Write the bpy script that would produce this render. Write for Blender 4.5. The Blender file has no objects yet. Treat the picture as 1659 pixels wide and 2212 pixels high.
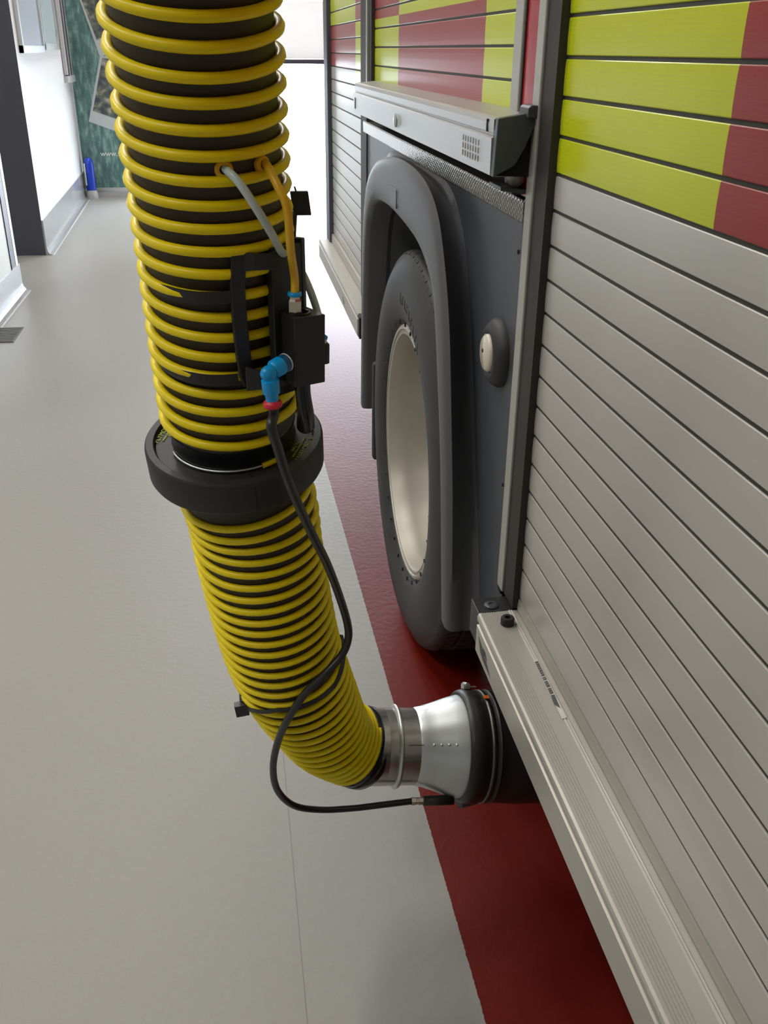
import bpy, bmesh, math, random
from math import pi, sin, cos, radians
from mathutils import Vector as V, Matrix
from mathutils.geometry import tessellate_polygon
random.seed(7)
S = bpy.context.scene
COL = S.collection

# ------------------------------------------------------------------ camera
CAM_H = 1.45
cam_d = bpy.data.cameras.new('camera')
cam = bpy.data.objects.new('camera', cam_d)
COL.objects.link(cam)
Rm = Matrix(((0.98781236, 0.06054585, -0.14339087),
             (-0.15536201, 0.43949649, -0.88470644),
             (0.00945448, 0.89620145, 0.44354659)))
cam.matrix_world = Matrix.Translation((0, 0, CAM_H)) @ Rm.to_4x4()
cam_d.sensor_fit = 'VERTICAL'
cam_d.sensor_height = 24.0
cam_d.lens = 24.0 * 2013 / 2212
cam_d.clip_start = 0.02
S.camera = cam

# ------------------------------------------------------------------ light and exposure
S.view_settings.view_transform = 'Standard'
S.view_settings.look = 'None'
S.view_settings.exposure = 0.13
S.view_settings.gamma = 1.0
S.view_settings.use_curve_mapping = False
S.cycles.use_denoising = True
S.cycles.max_bounces = 8
S.cycles.sample_clamp_indirect = 6.0
W = bpy.data.worlds.new('sky')
S.world = W
W.use_nodes = True
wn = W.node_tree.nodes['Background']
wn.inputs[0].default_value = (0.80, 0.89, 1.0, 1)
wn.inputs[1].default_value = 24.0

LAMP_W = 44.0          # each ceiling fitting
LAMP_COL = (1.0, 0.975, 0.925)


def area(name, loc, sx, sy, power, col, rot=(0, 0, 0), parent=None, portal=False):
    d = bpy.data.lights.new(name, 'AREA')
    d.shape = 'RECTANGLE'
    d.size = sx
    d.size_y = sy
    d.energy = power
    d.color = col
    if portal:
        d.cycles.is_portal = True
    o = bpy.data.objects.new(name, d)
    COL.objects.link(o)
    o.location = loc
    o.rotation_euler = rot
    if parent:
        o.parent = parent
        o.matrix_parent_inverse = Matrix.Translation(-V(parent.location))
    return o


# the open bay door lets the daylight in (portal only helps sampling of the sky)
area('bay_door_portal', (1.75, 11.28, 0.66), 4.2, 1.32, 1, (1, 1, 1), (radians(-90), 0, 0), portal=True)


# ------------------------------------------------------------------ materials
def mat(name, col, rough=0.5, metal=0.0, coat=0.0, bump=None, var=None, spec=None, trans=0.0, emit=None):
    m = bpy.data.materials.new(name)
    m.use_nodes = True
    nt = m.node_tree
    b = nt.nodes['Principled BSDF']
    b.inputs['Base Color'].default_value = (*col, 1)
    b.inputs['Roughness'].default_value = rough
    b.inputs['Metallic'].default_value = metal
    b.inputs['Coat Weight'].default_value = coat
    if spec is not None:
        b.inputs['Specular IOR Level'].default_value = spec
    if trans:
        b.inputs['Transmission Weight'].default_value = trans
    if emit:
        b.inputs['Emission Color'].default_value = (*emit[0], 1)
        b.inputs['Emission Strength'].default_value = emit[1]
    tc = nt.nodes.new('ShaderNodeTexCoord')
    if var:                                   # (scale, amount)
        n = nt.nodes.new('ShaderNodeTexNoise')
        n.inputs['Scale'].default_value = var[0]
        n.inputs['Detail'].default_value = 5
        nt.links.new(tc.outputs['Object'], n.inputs['Vector'])
        mx = nt.nodes.new('ShaderNodeMix')
        mx.data_type = 'RGBA'
        a = var[1]
        mx.inputs[6].default_value = (*[c * (1 - a) for c in col], 1)
        mx.inputs[7].default_value = (*[min(1, c * (1 + a)) for c in col], 1)
        nt.links.new(n.outputs['Fac'], mx.inputs[0])
        nt.links.new(mx.outputs[2], b.inputs['Base Color'])
    if bump:                                  # (scale, strength, distance)
        n = nt.nodes.new('ShaderNodeTexNoise')
        n.inputs['Scale'].default_value = bump[0]
        n.inputs['Detail'].default_value = 3
        nt.links.new(tc.outputs['Object'], n.inputs['Vector'])
        bp = nt.nodes.new('ShaderNodeBump')
        bp.inputs['Strength'].default_value = bump[1]
        bp.inputs['Distance'].default_value = bump[2]
        nt.links.new(n.outputs['Fac'], bp.inputs['Height'])
        nt.links.new(bp.outputs['Normal'], b.inputs['Normal'])
    return m


def decal(name, col, light, rough):
    """retroreflective sheeting: small honeycomb cells, glossy film"""
    m = mat(name, col, rough, coat=0.06, spec=0.16)
    nt = m.node_tree
    b = nt.nodes['Principled BSDF']
    tc = nt.nodes.new('ShaderNodeTexCoord')
    mp = nt.nodes.new('ShaderNodeMapping')
    mp.inputs['Scale'].default_value = (0.01, 1, 1)
    vo = nt.nodes.new('ShaderNodeTexVoronoi')
    vo.feature = 'DISTANCE_TO_EDGE'
    vo.inputs['Scale'].default_value = 190
    vo.inputs['Randomness'].default_value = 0.25
    r = nt.nodes.new('ShaderNodeValToRGB')
    r.color_ramp.elements[0].position = 0.03
    r.color_ramp.elements[0].color = (*light, 1)
    r.color_ramp.elements[1].position = 0.11
    r.color_ramp.elements[1].color = (*col, 1)
    nt.links.new(tc.outputs['Object'], mp.inputs['Vector'])
    nt.links.new(mp.outputs['Vector'], vo.inputs['Vector'])
    nt.links.new(vo.outputs['Distance'], r.inputs['Fac'])
    nt.links.new(r.outputs['Color'], b.inputs['Base Color'])
    b.inputs['Coat Roughness'].default_value = 0.12
    return m


M = {}
M['alu'] = mat('anodised_aluminium_slats', (0.49, 0.475, 0.445), 0.34, 0.25, var=(3, 0.02))
M['alu2'] = mat('extruded_aluminium', (0.47, 0.445, 0.40), 0.42, 0.4, var=(8, 0.04))
M['stepmetal'] = mat('brushed_step_aluminium', (0.46, 0.455, 0.45), 0.36, 0.7, var=(6, 0.03))
M['lightframe'] = mat('pale_frame_metal', (0.40, 0.39, 0.36), 0.45, 0.3)
M['lime'] = decal('lime_reflective_film', (0.50, 0.57, 0.002), (0.50, 0.52, 0.04), 0.30)
M['redfilm'] = decal('red_reflective_film', (0.30, 0.035, 0.03), (0.32, 0.05, 0.045), 0.32)
M['redpaint'] = mat('red_body_paint', (0.42, 0.012, 0.015), 0.25, coat=0.6)
M['seal'] = mat('slat_rubber_seal', (0.035, 0.034, 0.028), 0.6)
M['black'] = mat('black_plastic', (0.016, 0.016, 0.017), 0.45, bump=(200, 0.05, 0.001))
M['blackgloss'] = mat('black_gloss_plastic', (0.010, 0.010, 0.011), 0.22)
M['rubber'] = mat('black_rubber', (0.020, 0.019, 0.020), 0.55, var=(20, 0.15), bump=(90, 0.08, 0.002))
M['nozzle'] = mat('worn_black_rubber', (0.016, 0.015, 0.014), 0.40, var=(25, 0.2))
M['darkrail'] = mat('dark_brown_brush_rail', (0.026, 0.023, 0.020), 0.6)
M['void'] = mat('dark_underbody', (0.008, 0.008, 0.008), 0.9)
M['panel'] = mat('slate_grey_panel', (0.050, 0.056, 0.068), 0.42, var=(5, 0.06), bump=(350, 0.15, 0.0008))
M['flare'] = mat('grey_moulded_arch', (0.066, 0.066, 0.072), 0.46, var=(6, 0.08), bump=(250, 0.12, 0.0008))
M['tyre'] = mat('tyre_rubber', (0.026, 0.025, 0.028), 0.55, var=(14, 0.2), bump=(80, 0.1, 0.002))
M['rim'] = mat('cream_grey_rim_paint', (0.42, 0.385, 0.33), 0.40, 0.25, var=(10, 0.12))
M['galv'] = mat('galvanised_steel', (0.60, 0.63, 0.63), 0.36, 0.85, var=(18, 0.10))
M['spigot'] = mat('bare_steel_tube', (0.42, 0.40, 0.38), 0.26, 0.9, var=(25, 0.25))
M['yellow'] = mat('yellow_hose_helix', (0.90, 0.70, 0.0), 0.36, coat=0.05, spec=0.35, var=(40, 0.06))
M['hosewall'] = mat('dark_hose_fabric', (0.036, 0.027, 0.020), 0.55, var=(30, 0.25), bump=(140, 0.15, 0.002))
M['airyellow'] = mat('yellow_air_tube', (0.80, 0.46, 0.02), 0.35)
M['airwhite'] = mat('pale_translucent_air_tube', (0.62, 0.74, 0.72), 0.3, trans=0.15)
M['airblack'] = mat('black_air_tube', (0.022, 0.021, 0.021), 0.38)
M['blue'] = mat('blue_plastic', (0.0, 0.36, 0.82), 0.33)
M['bluedark'] = mat('dark_blue_plastic', (0.003, 0.09, 0.24), 0.35)
M['redplastic'] = mat('red_plastic', (0.70, 0.02, 0.05), 0.4)
M['nickel'] = mat('nickel_fitting', (0.62, 0.55, 0.48), 0.25, 0.95)
M['white'] = mat('white_plastic', (0.75, 0.74, 0.66), 0.5)
M['print'] = mat('lime_print', (0.42, 0.50, 0.03), 0.6)
M['wall'] = mat('white_glazed_wall', (0.82, 0.83, 0.82), 0.30, var=(1.2, 0.02))
M['cream'] = mat('cream_wall', (0.74, 0.74, 0.66), 0.4)
M['jamb'] = mat('dark_blue_grey_jamb', (0.060, 0.062, 0.085), 0.5)
M['cove'] = mat('grey_coved_skirting', (0.30, 0.30, 0.30), 0.22, coat=0.3, var=(3, 0.06))
M['coveline'] = mat('pale_cove_line', (0.62, 0.62, 0.62), 0.4)
M['ceiling'] = mat('white_ceiling', (0.72, 0.72, 0.70), 0.8)
M['farwall'] = mat('pale_end_wall', (0.62, 0.62, 0.60), 0.6)
M['concrete'] = mat('yard_concrete', (0.45, 0.44, 0.42), 0.8, var=(2, 0.15))
M['drain'] = mat('dark_drain_grate', (0.10, 0.095, 0.09), 0.55, 0.4)
M['bannergrey'] = mat('pale_grey_banner_base', (0.42, 0.42, 0.42), 0.5)
M['photoframe'] = mat('printed_white_frame', (0.46, 0.50, 0.50), 0.5)
M['bluecan'] = mat('deep_blue_plastic', (0.01, 0.05, 0.50), 0.3)
M['orange'] = mat('orange_tag', (0.7, 0.14, 0.01), 0.5)
M['decaldark'] = mat('dark_printed_decal', (0.045, 0.04, 0.045), 0.5)

# floor: grey resin with a red painted lane under the engine
mf = bpy.data.materials.new('resin_floor')
mf.use_nodes = True
nt = mf.node_tree
N = nt.nodes
bs = N['Principled BSDF']
tc = N.new('ShaderNodeTexCoord')
sx = N.new('ShaderNodeSeparateXYZ')
nt.links.new(tc.outputs['Object'], sx.inputs[0])
yy = N.new('ShaderNodeMath'); yy.operation = 'MULTIPLY_ADD'
yy.inputs[1].default_value = 0.0145
nt.links.new(sx.outputs['Y'], yy.inputs[0])
nt.links.new(sx.outputs['X'], yy.inputs[2])
ns = N.new('ShaderNodeTexNoise'); ns.inputs['Scale'].default_value = 90
nt.links.new(tc.outputs['Object'], ns.inputs['Vector'])
ad = N.new('ShaderNodeMath'); ad.operation = 'MULTIPLY_ADD'; ad.inputs[1].default_value = 0.005
nt.links.new(ns.outputs['Fac'], ad.inputs[0]); nt.links.new(yy.outputs[0], ad.inputs[2])
gt = N.new('ShaderNodeMath'); gt.operation = 'GREATER_THAN'; gt.inputs[1].default_value = 0.3555
nt.links.new(ad.outputs[0], gt.inputs[0])


def noisecol(scale, c1, c2, detail=6):
    n = N.new('ShaderNodeTexNoise'); n.inputs['Scale'].default_value = scale
    n.inputs['Detail'].default_value = detail
    nt.links.new(tc.outputs['Object'], n.inputs['Vector'])
    r = N.new('ShaderNodeValToRGB')
    r.color_ramp.elements[0].position = 0.35; r.color_ramp.elements[0].color = (*c1, 1)
    r.color_ramp.elements[1].position = 0.65; r.color_ramp.elements[1].color = (*c2, 1)
    nt.links.new(n.outputs['Fac'], r.inputs['Fac'])
    return r.outputs['Color']


g1 = noisecol(900, (0.302, 0.295, 0.275), (0.362, 0.354, 0.332), 2)
r1 = noisecol(500, (0.112, 0.005, 0.0015), (0.165, 0.008, 0.003), 3)
mxf = N.new('ShaderNodeMix'); mxf.data_type = 'RGBA'
nt.links.new(gt.outputs[0], mxf.inputs[0]); nt.links.new(g1, mxf.inputs[6]); nt.links.new(r1, mxf.inputs[7])
nt.links.new(mxf.outputs[2], bs.inputs['Base Color'])
bs.inputs['Roughness'].default_value = 0.42
bs.inputs['Coat Weight'].default_value = 0.0
bs.inputs['Specular IOR Level'].default_value = 0.30
bs.inputs['Coat Roughness'].default_value = 0.22
nb = N.new('ShaderNodeTexNoise'); nb.inputs['Scale'].default_value = 55; nb.inputs['Detail'].default_value = 4
nt.links.new(tc.outputs['Object'], nb.inputs['Vector'])
bp = N.new('ShaderNodeBump'); bp.inputs['Strength'].default_value = 0.22; bp.inputs['Distance'].default_value = 0.003
nt.links.new(nb.outputs['Fac'], bp.inputs['Height']); nt.links.new(bp.outputs['Normal'], bs.inputs['Normal'])
nt.links.new(bp.outputs['Normal'], bs.inputs['Coat Normal'])
M['floor'] = mf

# chequer plate
mc = mat('chequer_plate', (0.50, 0.46, 0.38), 0.32, 0.8)
nt2 = mc.node_tree
tc2 = nt2.nodes.new('ShaderNodeTexCoord')
ch = nt2.nodes.new('ShaderNodeTexVoronoi'); ch.inputs['Scale'].default_value = 120; ch.inputs['Randomness'].default_value = 0.0
mp2 = nt2.nodes.new('ShaderNodeMapping'); mp2.inputs['Rotation'].default_value = (radians(45), 0, 0); mp2.inputs['Scale'].default_value = (0.01, 0.75, 1.25)
b2 = nt2.nodes.new('ShaderNodeBump'); b2.inputs['Strength'].default_value = 1.0; b2.inputs['Distance'].default_value = 0.004; b2.invert = True
nt2.links.new(tc2.outputs['Object'], mp2.inputs[0]); nt2.links.new(mp2.outputs[0], ch.inputs['Vector'])
nt2.links.new(ch.outputs['Distance'], b2.inputs['Height']); nt2.links.new(b2.outputs[0], nt2.nodes['Principled BSDF'].inputs['Normal'])
rr2 = nt2.nodes.new('ShaderNodeValToRGB')
rr2.color_ramp.elements[0].position = 0.25; rr2.color_ramp.elements[0].color = (0.62, 0.58, 0.48, 1)
rr2.color_ramp.elements[1].position = 0.6; rr2.color_ramp.elements[1].color = (0.22, 0.20, 0.17, 1)
nt2.links.new(ch.outputs['Distance'], rr2.inputs['Fac'])
nt2.links.new(rr2.outputs['Color'], nt2.nodes['Principled BSDF'].inputs['Base Color'])
M['chequer'] = mc

# printed banner artwork: mottled teal greens
mb = mat('teal_green_print', (0.08, 0.16, 0.15), 0.5)
nt3 = mb.node_tree
tc3 = nt3.nodes.new('ShaderNodeTexCoord')
mp3 = nt3.nodes.new('ShaderNodeMapping'); mp3.inputs['Scale'].default_value = (14, 1, 4.5); mp3.inputs['Rotation'].default_value = (0, radians(28), 0)
n3 = nt3.nodes.new('ShaderNodeTexNoise'); n3.inputs['Scale'].default_value = 1.2; n3.inputs['Detail'].default_value = 8
n3.inputs['Roughness'].default_value = 0.7
r3 = nt3.nodes.new('ShaderNodeValToRGB')
r3.color_ramp.elements[0].position = 0.30; r3.color_ramp.elements[0].color = (0.035, 0.075, 0.085, 1)
r3.color_ramp.elements[1].position = 0.74; r3.color_ramp.elements[1].color = (0.36, 0.52, 0.46, 1)
e3 = r3.color_ramp.elements.new(0.5); e3.color = (0.085, 0.19, 0.17, 1)
nt3.links.new(tc3.outputs['Object'], mp3.inputs[0]); nt3.links.new(mp3.outputs[0], n3.inputs['Vector'])
nt3.links.new(n3.outputs['Fac'], r3.inputs['Fac']); nt3.links.new(r3.outputs['Color'], nt3.nodes['Principled BSDF'].inputs['Base Color'])
M['teal'] = mb
mph = mat('printed_snapshot', (0.1, 0.08, 0.1), 0.5)
nt4 = mph.node_tree
tc4 = nt4.nodes.new('ShaderNodeTexCoord')
n4 = nt4.nodes.new('ShaderNodeTexNoise'); n4.inputs['Scale'].default_value = 14; n4.inputs['Detail'].default_value = 6
r4 = nt4.nodes.new('ShaderNodeValToRGB')
r4.color_ramp.elements[0].position = 0.38; r4.color_ramp.elements[0].color = (0.045, 0.045, 0.07, 1)
r4.color_ramp.elements[1].position = 0.72; r4.color_ramp.elements[1].color = (0.45, 0.40, 0.33, 1)
e4 = r4.color_ramp.elements.new(0.52); e4.color = (0.10, 0.13, 0.09, 1)
nt4.links.new(tc4.outputs['Object'], n4.inputs['Vector']); nt4.links.new(n4.outputs['Fac'], r4.inputs['Fac'])
nt4.links.new(r4.outputs['Color'], nt4.nodes['Principled BSDF'].inputs['Base Color'])
M['snap'] = mph

# translucent white bay door panel
md = mat('white_translucent_door', (0.86, 0.86, 0.84), 0.5)
nt5 = md.node_tree
tr = nt5.nodes.new('ShaderNodeBsdfTranslucent'); tr.inputs[0].default_value = (0.9, 0.9, 0.88, 1)
ms = nt5.nodes.new('ShaderNodeMixShader'); ms.inputs[0].default_value = 0.16
nt5.links.new(nt5.nodes['Principled BSDF'].outputs[0], ms.inputs[1]); nt5.links.new(tr.outputs[0], ms.inputs[2])
nt5.links.new(ms.outputs[0], nt5.nodes['Material Output'].inputs[0])
M['door'] = md


# ------------------------------------------------------------------ mesh helpers
def attach(o, parent):
    """all meshes are built in world metres; only the Empties carry a location"""
    o.parent = parent
    if parent.type == 'EMPTY':
        o.matrix_parent_inverse = Matrix.Translation(-V(parent.location))


class MB:
    def __init__(self):
        self.v = []; self.f = []; self.m = []; self.s = []

    def add(self, verts, faces, m=0, smooth=False):
        k = len(self.v)
        self.v += [tuple(p) for p in verts]
        for f in faces:
            self.f.append([i + k for i in f]); self.m.append(m); self.s.append(smooth)
        return self

    def box(self, a, b, m=0):
        x0, y0, z0 = a; x1, y1, z1 = b
        vs = [(x, y, z) for x in (x0, x1) for y in (y0, y1) for z in (z0, z1)]
        fs = [(0, 1, 3, 2), (4, 6, 7, 5), (0, 4, 5, 1), (2, 3, 7, 6), (0, 2, 6, 4), (1, 5, 7, 3)]
        return self.add(vs, fs, m)

    def obox(self, c, ax, ay, az, m=0):
        """oriented box: centre and three half-axis vectors"""
        c = V(c); ax = V(ax); ay = V(ay); az = V(az)
        vs = [c + i * ax + j * ay + k * az for i in (-1, 1) for j in (-1, 1) for k in (-1, 1)]
        fs = [(0, 1, 3, 2), (4, 6, 7, 5), (0, 4, 5, 1), (2, 3, 7, 6), (0, 2, 6, 4), (1, 5, 7, 3)]
        return self.add(vs, fs, m)

    def ext(self, prof, y0, y1, m=0, closed=True, smooth=False, caps=True):
        """profile of (x, z) points extruded along y"""
        n = len(prof)
        vs = [(x, y0, z) for x, z in prof] + [(x, y1, z) for x, z in prof]
        fs = [(i, (i + 1) % n, (i + 1) % n + n, i + n) for i in range(n if closed else n - 1)]
        if closed and caps:
            fs += [list(range(n))[::-1], list(range(n, 2 * n))]
        return self.add(vs, fs, m, smooth)

    def tube(self, pts, r, seg=12, m=0, caps=True, smooth=True):
        P = [V(p) for p in pts]
        n = len(P)
        rad = r if callable(r) else (lambda t: r)
        up = None; vs = []
        for i, p in enumerate(P):
            t = (P[min(i + 1, n - 1)] - P[max(i - 1, 0)]).normalized()
            if up is None:
                a = V((0, 0, 1)) if abs(t.z) < 0.9 else V((0, 1, 0))
                up = (a - t * a.dot(t)).normalized()
            else:
                up = (up - t * up.dot(t)).normalized()
            s = t.cross(up); rr = rad(i / max(1, n - 1))
            vs += [p + rr * (cos(2 * pi * k / seg) * up + sin(2 * pi * k / seg) * s) for k in range(seg)]
        fs = []
        for i in range(n - 1):
            for k in range(seg):
                a = i * seg + k; b = i * seg + (k + 1) % seg
                fs.append((a, b, b + seg, a + seg))
        self.add(vs, fs, m, smooth)
        if caps:
            k0 = len(self.v) - n * seg
            self.f.append([k0 + k for k in range(seg)][::-1]); self.m.append(m); self.s.append(False)
            self.f.append([k0 + (n - 1) * seg + k for k in range(seg)]); self.m.append(m); self.s.append(False)
        return self

    def lathe(self, prof, c, axis, seg=48, m=0, smooth=True, mfun=None, rfun=None):
        """prof = [(t along axis, r)]"""
        c = V(c); ax = V(axis).normalized()
        a = V((0, 0, 1)) if abs(ax.z) < 0.9 else V((0, 1, 0))
        u = (a - ax * a.dot(ax)).normalized(); w = ax.cross(u)
        vs = []; n = len(prof)
        for j, (t, r) in enumerate(prof):
            for k in range(seg):
                q = rfun(j, k, r) if rfun else r
                vs.append(c + ax * t + q * (cos(2 * pi * k / seg) * u + sin(2 * pi * k / seg) * w))
        for j in range(n - 1):
            fs = []
            for k in range(seg):
                a0 = j * seg + k; b0 = j * seg + (k + 1) % seg
                fs.append((a0, b0, b0 + seg, a0 + seg))
            if j == 0:
                k0 = len(self.v)
                self.v += [tuple(p) for p in vs]
            for f in fs:
                self.f.append([i + k0 for i in f]); self.m.append(mfun(j) if mfun else m); self.s.append(smooth)
        return self

    def build(self, name, mats, parent=None, bevel=0, sharp=None, label=None):
        me = bpy.data.meshes.new(name)
        me.from_pydata(self.v, [], self.f)
        for mt in (mats if isinstance(mats, (list, tuple)) else [mats]):
            me.materials.append(M[mt])
        for p, mi, sm in zip(me.polygons, self.m, self.s):
            p.material_index = mi; p.use_smooth = sm
        me.update()
        bm = bmesh.new(); bm.from_mesh(me)
        bmesh.ops.recalc_face_normals(bm, faces=bm.faces)
        if sharp:
            for e in bm.edges:
                if len(e.link_faces) == 2 and e.calc_face_angle(0) > radians(sharp):
                    e.smooth = False
        bm.to_mesh(me); bm.free()
        o = bpy.data.objects.new(name, me)
        COL.objects.link(o)
        if bevel:
            b = o.modifiers.new('bevel', 'BEVEL'); b.width = bevel; b.segments = 2; b.limit_method = 'ANGLE'
            b.angle_limit = radians(40)
        if parent:
            attach(o, parent)
        if label:
            o['label'] = label
        return o


def thing(name, label, cat, loc=(0, 0, 0), group=None):
    o = bpy.data.objects.new(name, None)
    o.empty_display_size = 0.1
    COL.objects.link(o); o.location = loc
    tag(o, label, cat, group)
    return o


def tag(o, label, cat, group=None):
    o['label'] = label; o['category'] = cat
    if group: o['group'] = group
    return o


def struct(o):
    o['kind'] = 'structure'
    return o


def smoothpts(P, n=10):
    P = [V(p) for p in P]
    Q = [2 * P[0] - P[1]] + P + [2 * P[-1] - P[-2]]
    out = []
    for i in range(1, len(Q) - 2):
        a, b, c, e = Q[i - 1:i + 3]
        for k in range(n):
            t = k / n
            out.append(0.5 * ((2 * b) + (-a + c) * t + (2 * a - 5 * b + 4 * c - e) * t * t + (-a + 3 * b - 3 * c + e) * t ** 3))
    out.append(P[-1])
    return out


def text_mesh(name, body, size, origin, xdir, ydir, depth, material, parent, label=None, align='CENTER'):
    cu = bpy.data.curves.new(name, 'FONT')
    cu.body = body; cu.size = size; cu.extrude = depth; cu.align_x = align; cu.resolution_u = 3
    tmp = bpy.data.objects.new(name, cu); COL.objects.link(tmp)
    dg = bpy.context.evaluated_depsgraph_get()
    me = bpy.data.meshes.new_from_object(tmp.evaluated_get(dg))
    bpy.data.objects.remove(tmp)
    x = V(xdir).normalized(); z = x.cross(V(ydir)).normalized(); y = z.cross(x)
    R = Matrix((x, y, z)).transposed().to_4x4()
    me.transform(Matrix.Translation(V(origin)) @ R)
    me.materials.clear(); me.materials.append(M[material])
    o = bpy.data.objects.new(name, me); COL.objects.link(o)
    attach(o, parent)
    if label: o['label'] = label
    return o


# ------------------------------------------------------------------ the room
X0, X1, Y0, Y1, ZC = -5.0, 5.5, -6.0, 11.2, 4.6
struct(MB().box((X0 - .2, Y0 - .2, -0.1), (X1 + .2, Y1 + .15, 0)).build('floor', 'floor'))
struct(MB().box((X0 - .2, Y0 - .2, ZC), (X1 + .2, Y1 + .15, ZC + .1)).build('ceiling', 'ceiling'))
struct(MB().box((X1, Y0, 0), (X1 + .15, Y1, ZC)).build('wall_right', 'wall'))
struct(MB().box((X0, Y0 - .15, 0), (X1, Y0, ZC)).build('wall_back', 'wall'))
DX0, DX1 = -0.35, 3.85
w = MB()
w.box((X0, Y1, 0), (DX0, Y1 + .15, ZC)); w.box((DX1, Y1, 0), (X1, Y1 + .15, ZC)); w.box((DX0, Y1, 4.1), (DX1, Y1 + .15, ZC))
struct(w.build('wall_front', 'farwall'))
# half-raised bay door
dm = MB()
zz = 1.36
while zz < 4.1:
    z1 = min(4.1, zz + 0.55)
    dm.box((DX0, 11.14, zz + .004), (DX1, 11.18, z1)); zz += 0.555
d1 = struct(dm.build('door_1', 'door'))
MB().box((DX0, 11.12, 1.315), (DX1, 11.20, 1.36)).build('bottom_rail', 'jamb', d1)
# left wall: near stretch, doorway gap, far stretch
wa = MB(); wa.box((-1.62, 3.4, 0), (-1.40, 6.47, ZC))
wo = struct(wa.build('wall_left', 'cream'))
MB().box((X0 - .15, Y0, 0), (X0, Y1, ZC)).build('wall_outer', 'wall')['kind'] = 'structure'
bpy.data.objects['wall_outer'].name = 'wall_side'
wb = MB()
q = [(-1.435, 7.70), (-1.545, 11.2), (-1.80, 11.2), (-1.80, 7.70)]
wb.add([(x, y, 0) for x, y in q] + [(x, y, ZC) for x, y in q],
       [(0, 1, 2, 3), (4, 7, 6, 5), (0, 4, 5, 1), (1, 5, 6, 2), (2, 6, 7, 3)], 0)
wb.add([(q[3][0], 7.70, 0), (q[0][0], 7.70, 0), (q[0][0], 7.70, ZC), (q[3][0], 7.70, ZC)], [(0, 1, 2, 3)], 1)
struct(wb.build('wall_far_left', ['wall', 'jamb']))
# steel edge and dark strip at the end of the near wall
tr1 = MB(); tr1.box((-1.402, 6.415, .18), (-1.392, 6.475, 3.2), 0); tr1.box((-1.400, 6.30, .18), (-1.394, 6.412, 3.2), 1)
struct(tr1.build('trim_1', ['galv', 'jamb']))
# coved skirting, turned up from the floor resin
def cove(name, p0, p1, h):
    p0 = V((*p0, 0)); p1 = V((*p1, 0)); d = (p1 - p0).normalized(); nrm = V((d.y, -d.x, 0))
    prof = [(0, h), (0.012, h), (0.012, 0.05), (0.017, 0.025), (0.03, 0.009), (0.05, 0.003), (0.05, 0), (0, 0)]
    n = len(prof)
    vs = [p0 + nrm * a + V((0, 0, b)) for a, b in prof] + [p1 + nrm * a + V((0, 0, b)) for a, b in prof]
    m = MB(); m.add(vs, [(i, (i + 1) % n, (i + 1) % n + n, i + n) for i in range(n)] + [list(range(n)), list(range(n, 2 * n))], 0)
    c0 = p0 + nrm * .058; c1 = p1 + nrm * .058
    m.add([c0 - nrm * .006 + V((0, 0, .0005)), c0 + nrm * .006 + V((0, 0, .0005)), c1 + nrm * .006 + V((0, 0, .0005)), c1 - nrm * .006 + V((0, 0, .0005))], [(0, 1, 2, 3)], 1)
    o = m.build(name, ['cove', 'coveline']); struct(o)
cove('baseboard_left', (-1.40, 3.4), (-1.40, 6.5), 0.18)
cove('baseboard_far_left', (-1.435, 7.70), (-1.54, 11.0), 0.26)
# windows / framed boards on the far left wall
def onB(y, off=0.0):
    t = (y - 7.70) / 3.5
    return -1.435 - 0.11 * t + off
def wallpanel(idx, y0, y1, z0, z1):
    f = MB()
    for a, b, c, d in ((y0, y0 + .045, z0, z1), (y1 - .045, y1, z0, z1), (y0, y1, z0, z0 + .05)):
        f.add([(onB(a, 0), a, c), (onB(b, 0), b, c), (onB(b, 0), b, d), (onB(a, 0), a, d),
               (onB(a, .03), a, c), (onB(b, .03), b, c), (onB(b, .03), b, d), (onB(a, .03), a, d)],
              [(0, 1, 2, 3), (7, 6, 5, 4), (0, 4, 5, 1), (1, 5, 6, 2), (2, 6, 7, 3), (3, 7, 4, 0)])
    o = struct(f.build('window_%d' % idx, 'galv'))
    p = MB(); p.add([(onB(y0, .012), y0, z0), (onB(y1, .012), y1, z0), (onB(y1, .012), y1, z1), (onB(y0, .012), y0, z1)], [(0, 1, 2, 3)])
    return p, o
M['pane'] = mat('pale_blue_frosted_pane', (0.55, 0.62, 0.72), 0.25, coat=0.3)
M['pane2'] = mat('greenish_frosted_pane', (0.50, 0.60, 0.62), 0.25, coat=0.3)
p, o = wallpanel(1, 7.86, 9.06, 1.41, 2.5); p.build('window_pane', 'pane', o)
p, o = wallpanel(2, 9.10, 10.08, 1.43, 2.5); p.build('window_pane', 'pane2', o)
# bright yard outside
yd = MB().box((-12, 11.35, -.12), (14, 40, -.02)).build('trim_yard', 'concrete'); struct(yd)
yd.name = 'ground'

# faint joint line in the floor resin
M['joint'] = mat('resin_joint', (0.22, 0.21, 0.19), 0.5)
struct(MB().box((.044, .5, 0), (.0455, 1.75, .0004)).build('trim_2', 'joint'))

# ceiling light fittings
fit = None
for lx, ly in ((-1.2, 2.7), (-0.9, 5.4), (-0.4, 8.2), (-0.2, 10.1), (-3.2, 1.4), (-3.2, 4.6), (-2.2, -0.6)):  # fitting nearest the bay door is added to brighten the far left wall
    t = thing('ceiling_light', 'long ceiling light fitting above the bay', 'ceiling light', (lx, ly, ZC), 'ceiling light fittings over the bay')
    h = MB().box((lx - .16, ly - .75, ZC - .09), (lx + .16, ly + .75, ZC)).build('housing', 'ceiling', t)
    area('lamp', (lx, ly, ZC - .095), .28, 1.4, LAMP_W, LAMP_COL, parent=t)

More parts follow.
